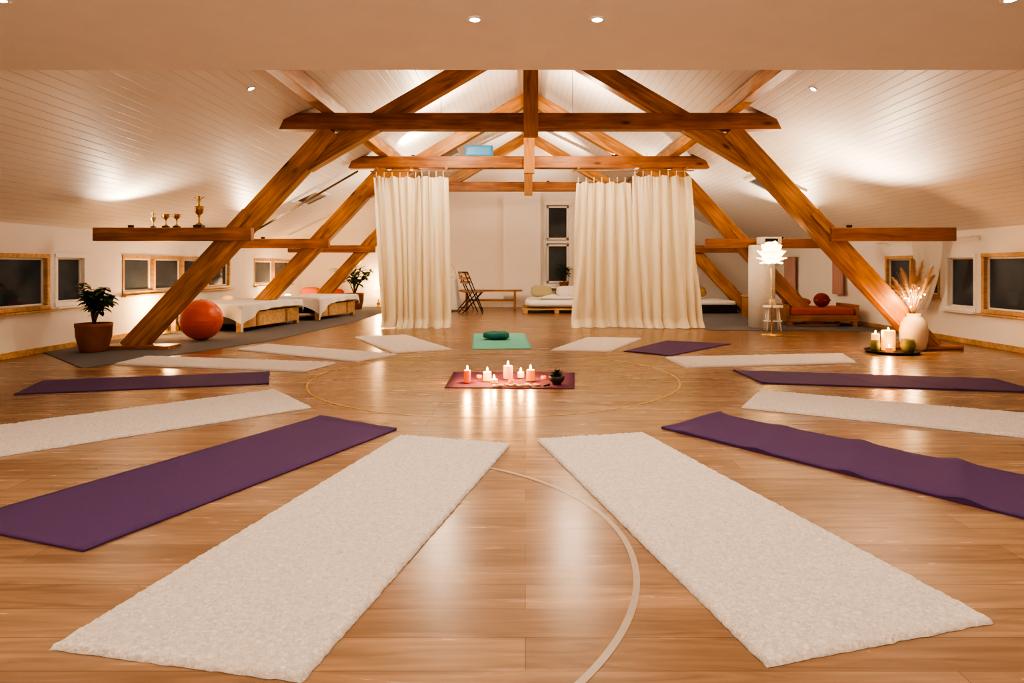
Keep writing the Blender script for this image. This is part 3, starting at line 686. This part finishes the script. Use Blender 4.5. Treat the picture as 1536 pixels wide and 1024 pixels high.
for ringi, (n, el, dist) in enumerate([(6, -.9, .10), (9, -.4, .125), (10, .1, .135), (9, .6, .125), (5, 1.15, .11)]):
    for k in range(n):
        a = 2 * math.pi * (k + .5 * ringi) / n + U(-.1, .1); n_ = Vector((math.cos(a) * math.cos(el), math.sin(a) * math.cos(el), math.sin(el)))
        t_ = Vector((-math.cos(a) * math.sin(el), -math.sin(a) * math.sin(el), math.cos(el)))
        base = Vector((lx, ly, lz)) + n_ * dist * .75 - t_ * .055
        mb.leaf(base, t_ * .75 + n_ * .85, U(.14, .17), .14, M_petal, 0, PP, .15)
mb.ball((lx, ly, lz), .06, M_lamp, 16, 10)
o = mb.build('flower_floor_lamp', (lx, ly, 0)); light('bulb', 'POINT', (lx, ly, lz + .02), 60, (1, .66, .36), .12, parent=o)
for (a, b, z1, z0) in ((14.0, 14.6, 1.2, .4), (11.9, 12.3, 1.2, .5)):
    mb = MB(); mb.grid(40, 20, lambda u, v: Vector((5.66 + .03 * math.sin(u * 28), a + (b - a) * u, z1 - (z1 - z0) * v)), M_pink); mb.tube([(5.69, a - .05, z1), (5.69, b + .05, z1)], .012, M_bench)
    mb.build('hanging_towel', (5.66, (a + b) / 2, 1.0), normals=False)
mb = MB(); mb.box((4.6, 13.2, .2), (.5, .4, .4), M_bench, bevel=.01); mb.box((4.6, 13.2, .42), (.54, .44, .03), M_pine, bevel=.005); mb.build('storage_box', (4.6, 13.2, 0))
mb = MB(); mb.box((XR - .012, 9.9, .33), (.02, .09, .09), M_white, bevel=.004); mb.box((XR - .025, 9.9, .33), (.008, .05, .05), M_white, bevel=.003); mb.build('wall_socket', (XR, 9.9, .33))

# ------------------------------------------------------------------ lights
def downlight(x, y, z, power, rot=None, spot=130):
    mb = MB()
    mb.lathe([(.0, -.004), (.028, -.004)], (0, 0, 0), M_lamp, 24); mb.lathe([(.028, -.005), (.045, -.006), (.047, 0), (.032, 0)], (0, 0, 0), M_white, 24)
    o = mb.build('ceiling_downlight'); o.location = (x, y, z - .002)
    if rot: o.rotation_euler = rot
    light('spot', 'SPOT', (x, y, z - .03), power, WARM, .06, target=(x, y, 0), spot=spot, blend=.8)
for x, y in ((-.277, 3.65), (.394, 3.65), (-2.66, 3.38), (2.46, 3.38)): downlight(x, y, FCZ, 50)
for x, y in ((-1.2, .9), (1.2, .9)): downlight(x, y, FCZ, 65)  # out-of-view pair added as fill for the front wool mats
xs = -2.81; downlight(xs, 6.83, roofz(xs), 40, (0, -math.atan(PITCH), 0)); downlight(2.95, 6.83, roofz(2.95), 40, (0, math.atan(PITCH), 0))
def uplight(x, y, z, power, target, spot=140, col=(1, .80, .58)):
    mb = MB(); mb.lathe([(0, 0), (.03, 0), (.035, .03), (.03, .03), (0, .02)], (x, y, z), M_dark, 20); mb.lathe([(0, .028), (.029, .028)], (x, y, z), M_lamp, 16)
    mb.build('beam_uplight', (x, y, z))
    light('uplight_spot', 'SPOT', (x, y, z + .07), power, col, .04, target=target, spot=spot, blend=.5)
uplight(.5, 14.7, 2.862, 80, (.3, 15.2, 4.5)); uplight(-1.9, 11.3, 2.862, 60, (-1.4, 12.3, 4.5)); uplight(1.5, 11.3, 2.862, 60, (1.0, 12.3, 4.5))
uplight(-4.75, 8.03, 1.472, 20, (-3.9, 7.6, 3.0), 150); uplight(3.9, 8.03, 1.472, 60, (3.7, 7.8, 3.0), 150); uplight(4.3, 11.18, 1.472, 50, (3.6, 10.8, 3.0)); uplight(-4.4, 11.18, 1.472, 40, (-3.6, 10.9, 3.0))
def globe(x, y, z, zc, power, r=.07, name='pendant_lamp'):
    mb = MB(); mb.ball((x, y, z), r, M_lamp, 20, 12); mb.tube([(x, y, z + r), (x, y, zc)], .004, M_dark, 6); mb.lathe([(r * .4, r * .86), (r * .4, r * 1.4), (0, r * 1.4)], (x, y, z), M_brass, 16)
    o = mb.build(name, (x, y, z)); light('bulb', 'POINT', (x, y, z), power, (1, .80, .57), r * 1.2, parent=o)
globe(-2.2, 12.6, 2.2, roofz(-2.2), 120); globe(2.3, 12.6, 2.2, roofz(2.3), 120)  # hidden pair added behind the curtains to backlight them
globe(-1.25, 9.9, 3.12, roofz(-1.25), 150, .045); globe(.70, 9.9, 3.14, roofz(.70), 150, .045)
def fill_torchiere(x, y, power):
    mb = MB(); mb.lathe([(0, 0), (.15, 0), (.15, .015), (.015, .03), (.012, 1.55), (.03, 1.56), (.16, 1.68), (.165, 1.68), (.03, 1.58), (0, 1.58)], (x, y, .001), M_brass, 32)
    mb.ball((x, y, 1.65), .04, M_lamp, 12, 8); o = mb.build('added_fill_torchiere', (x, y, 0)); light('bulb', 'POINT', (x, y, 1.73), power, WARM, .1, parent=o)
fill_torchiere(-2.6, -1.2, 95); fill_torchiere(2.7, -1.2, 95)  # unseen lamps added behind the camera to brighten the flat ceiling

w = bpy.data.worlds.new('night_sky'); S.world = w; w.use_nodes = True
w.node_tree.nodes['Background'].inputs[0].default_value = (.05, .07, .12, 1); w.node_tree.nodes['Background'].inputs[1].default_value = .3

cam = bpy.data.cameras.new('camera'); co = bpy.data.objects.new('camera', cam); S.collection.objects.link(co)
co.location = (0, 0, 1.0); co.rotation_euler = (math.radians(90), 0, 0)
cam.sensor_width = 36; cam.lens = 36 * 1000 / 1536; cam.shift_x = -20 / 1536; cam.shift_y = -112 / 1536
S.camera = co
S.view_settings.view_transform = 'AgX'
try: S.view_settings.look = 'AgX - High Contrast'
except Exception: pass
S.view_settings.exposure = 0.92
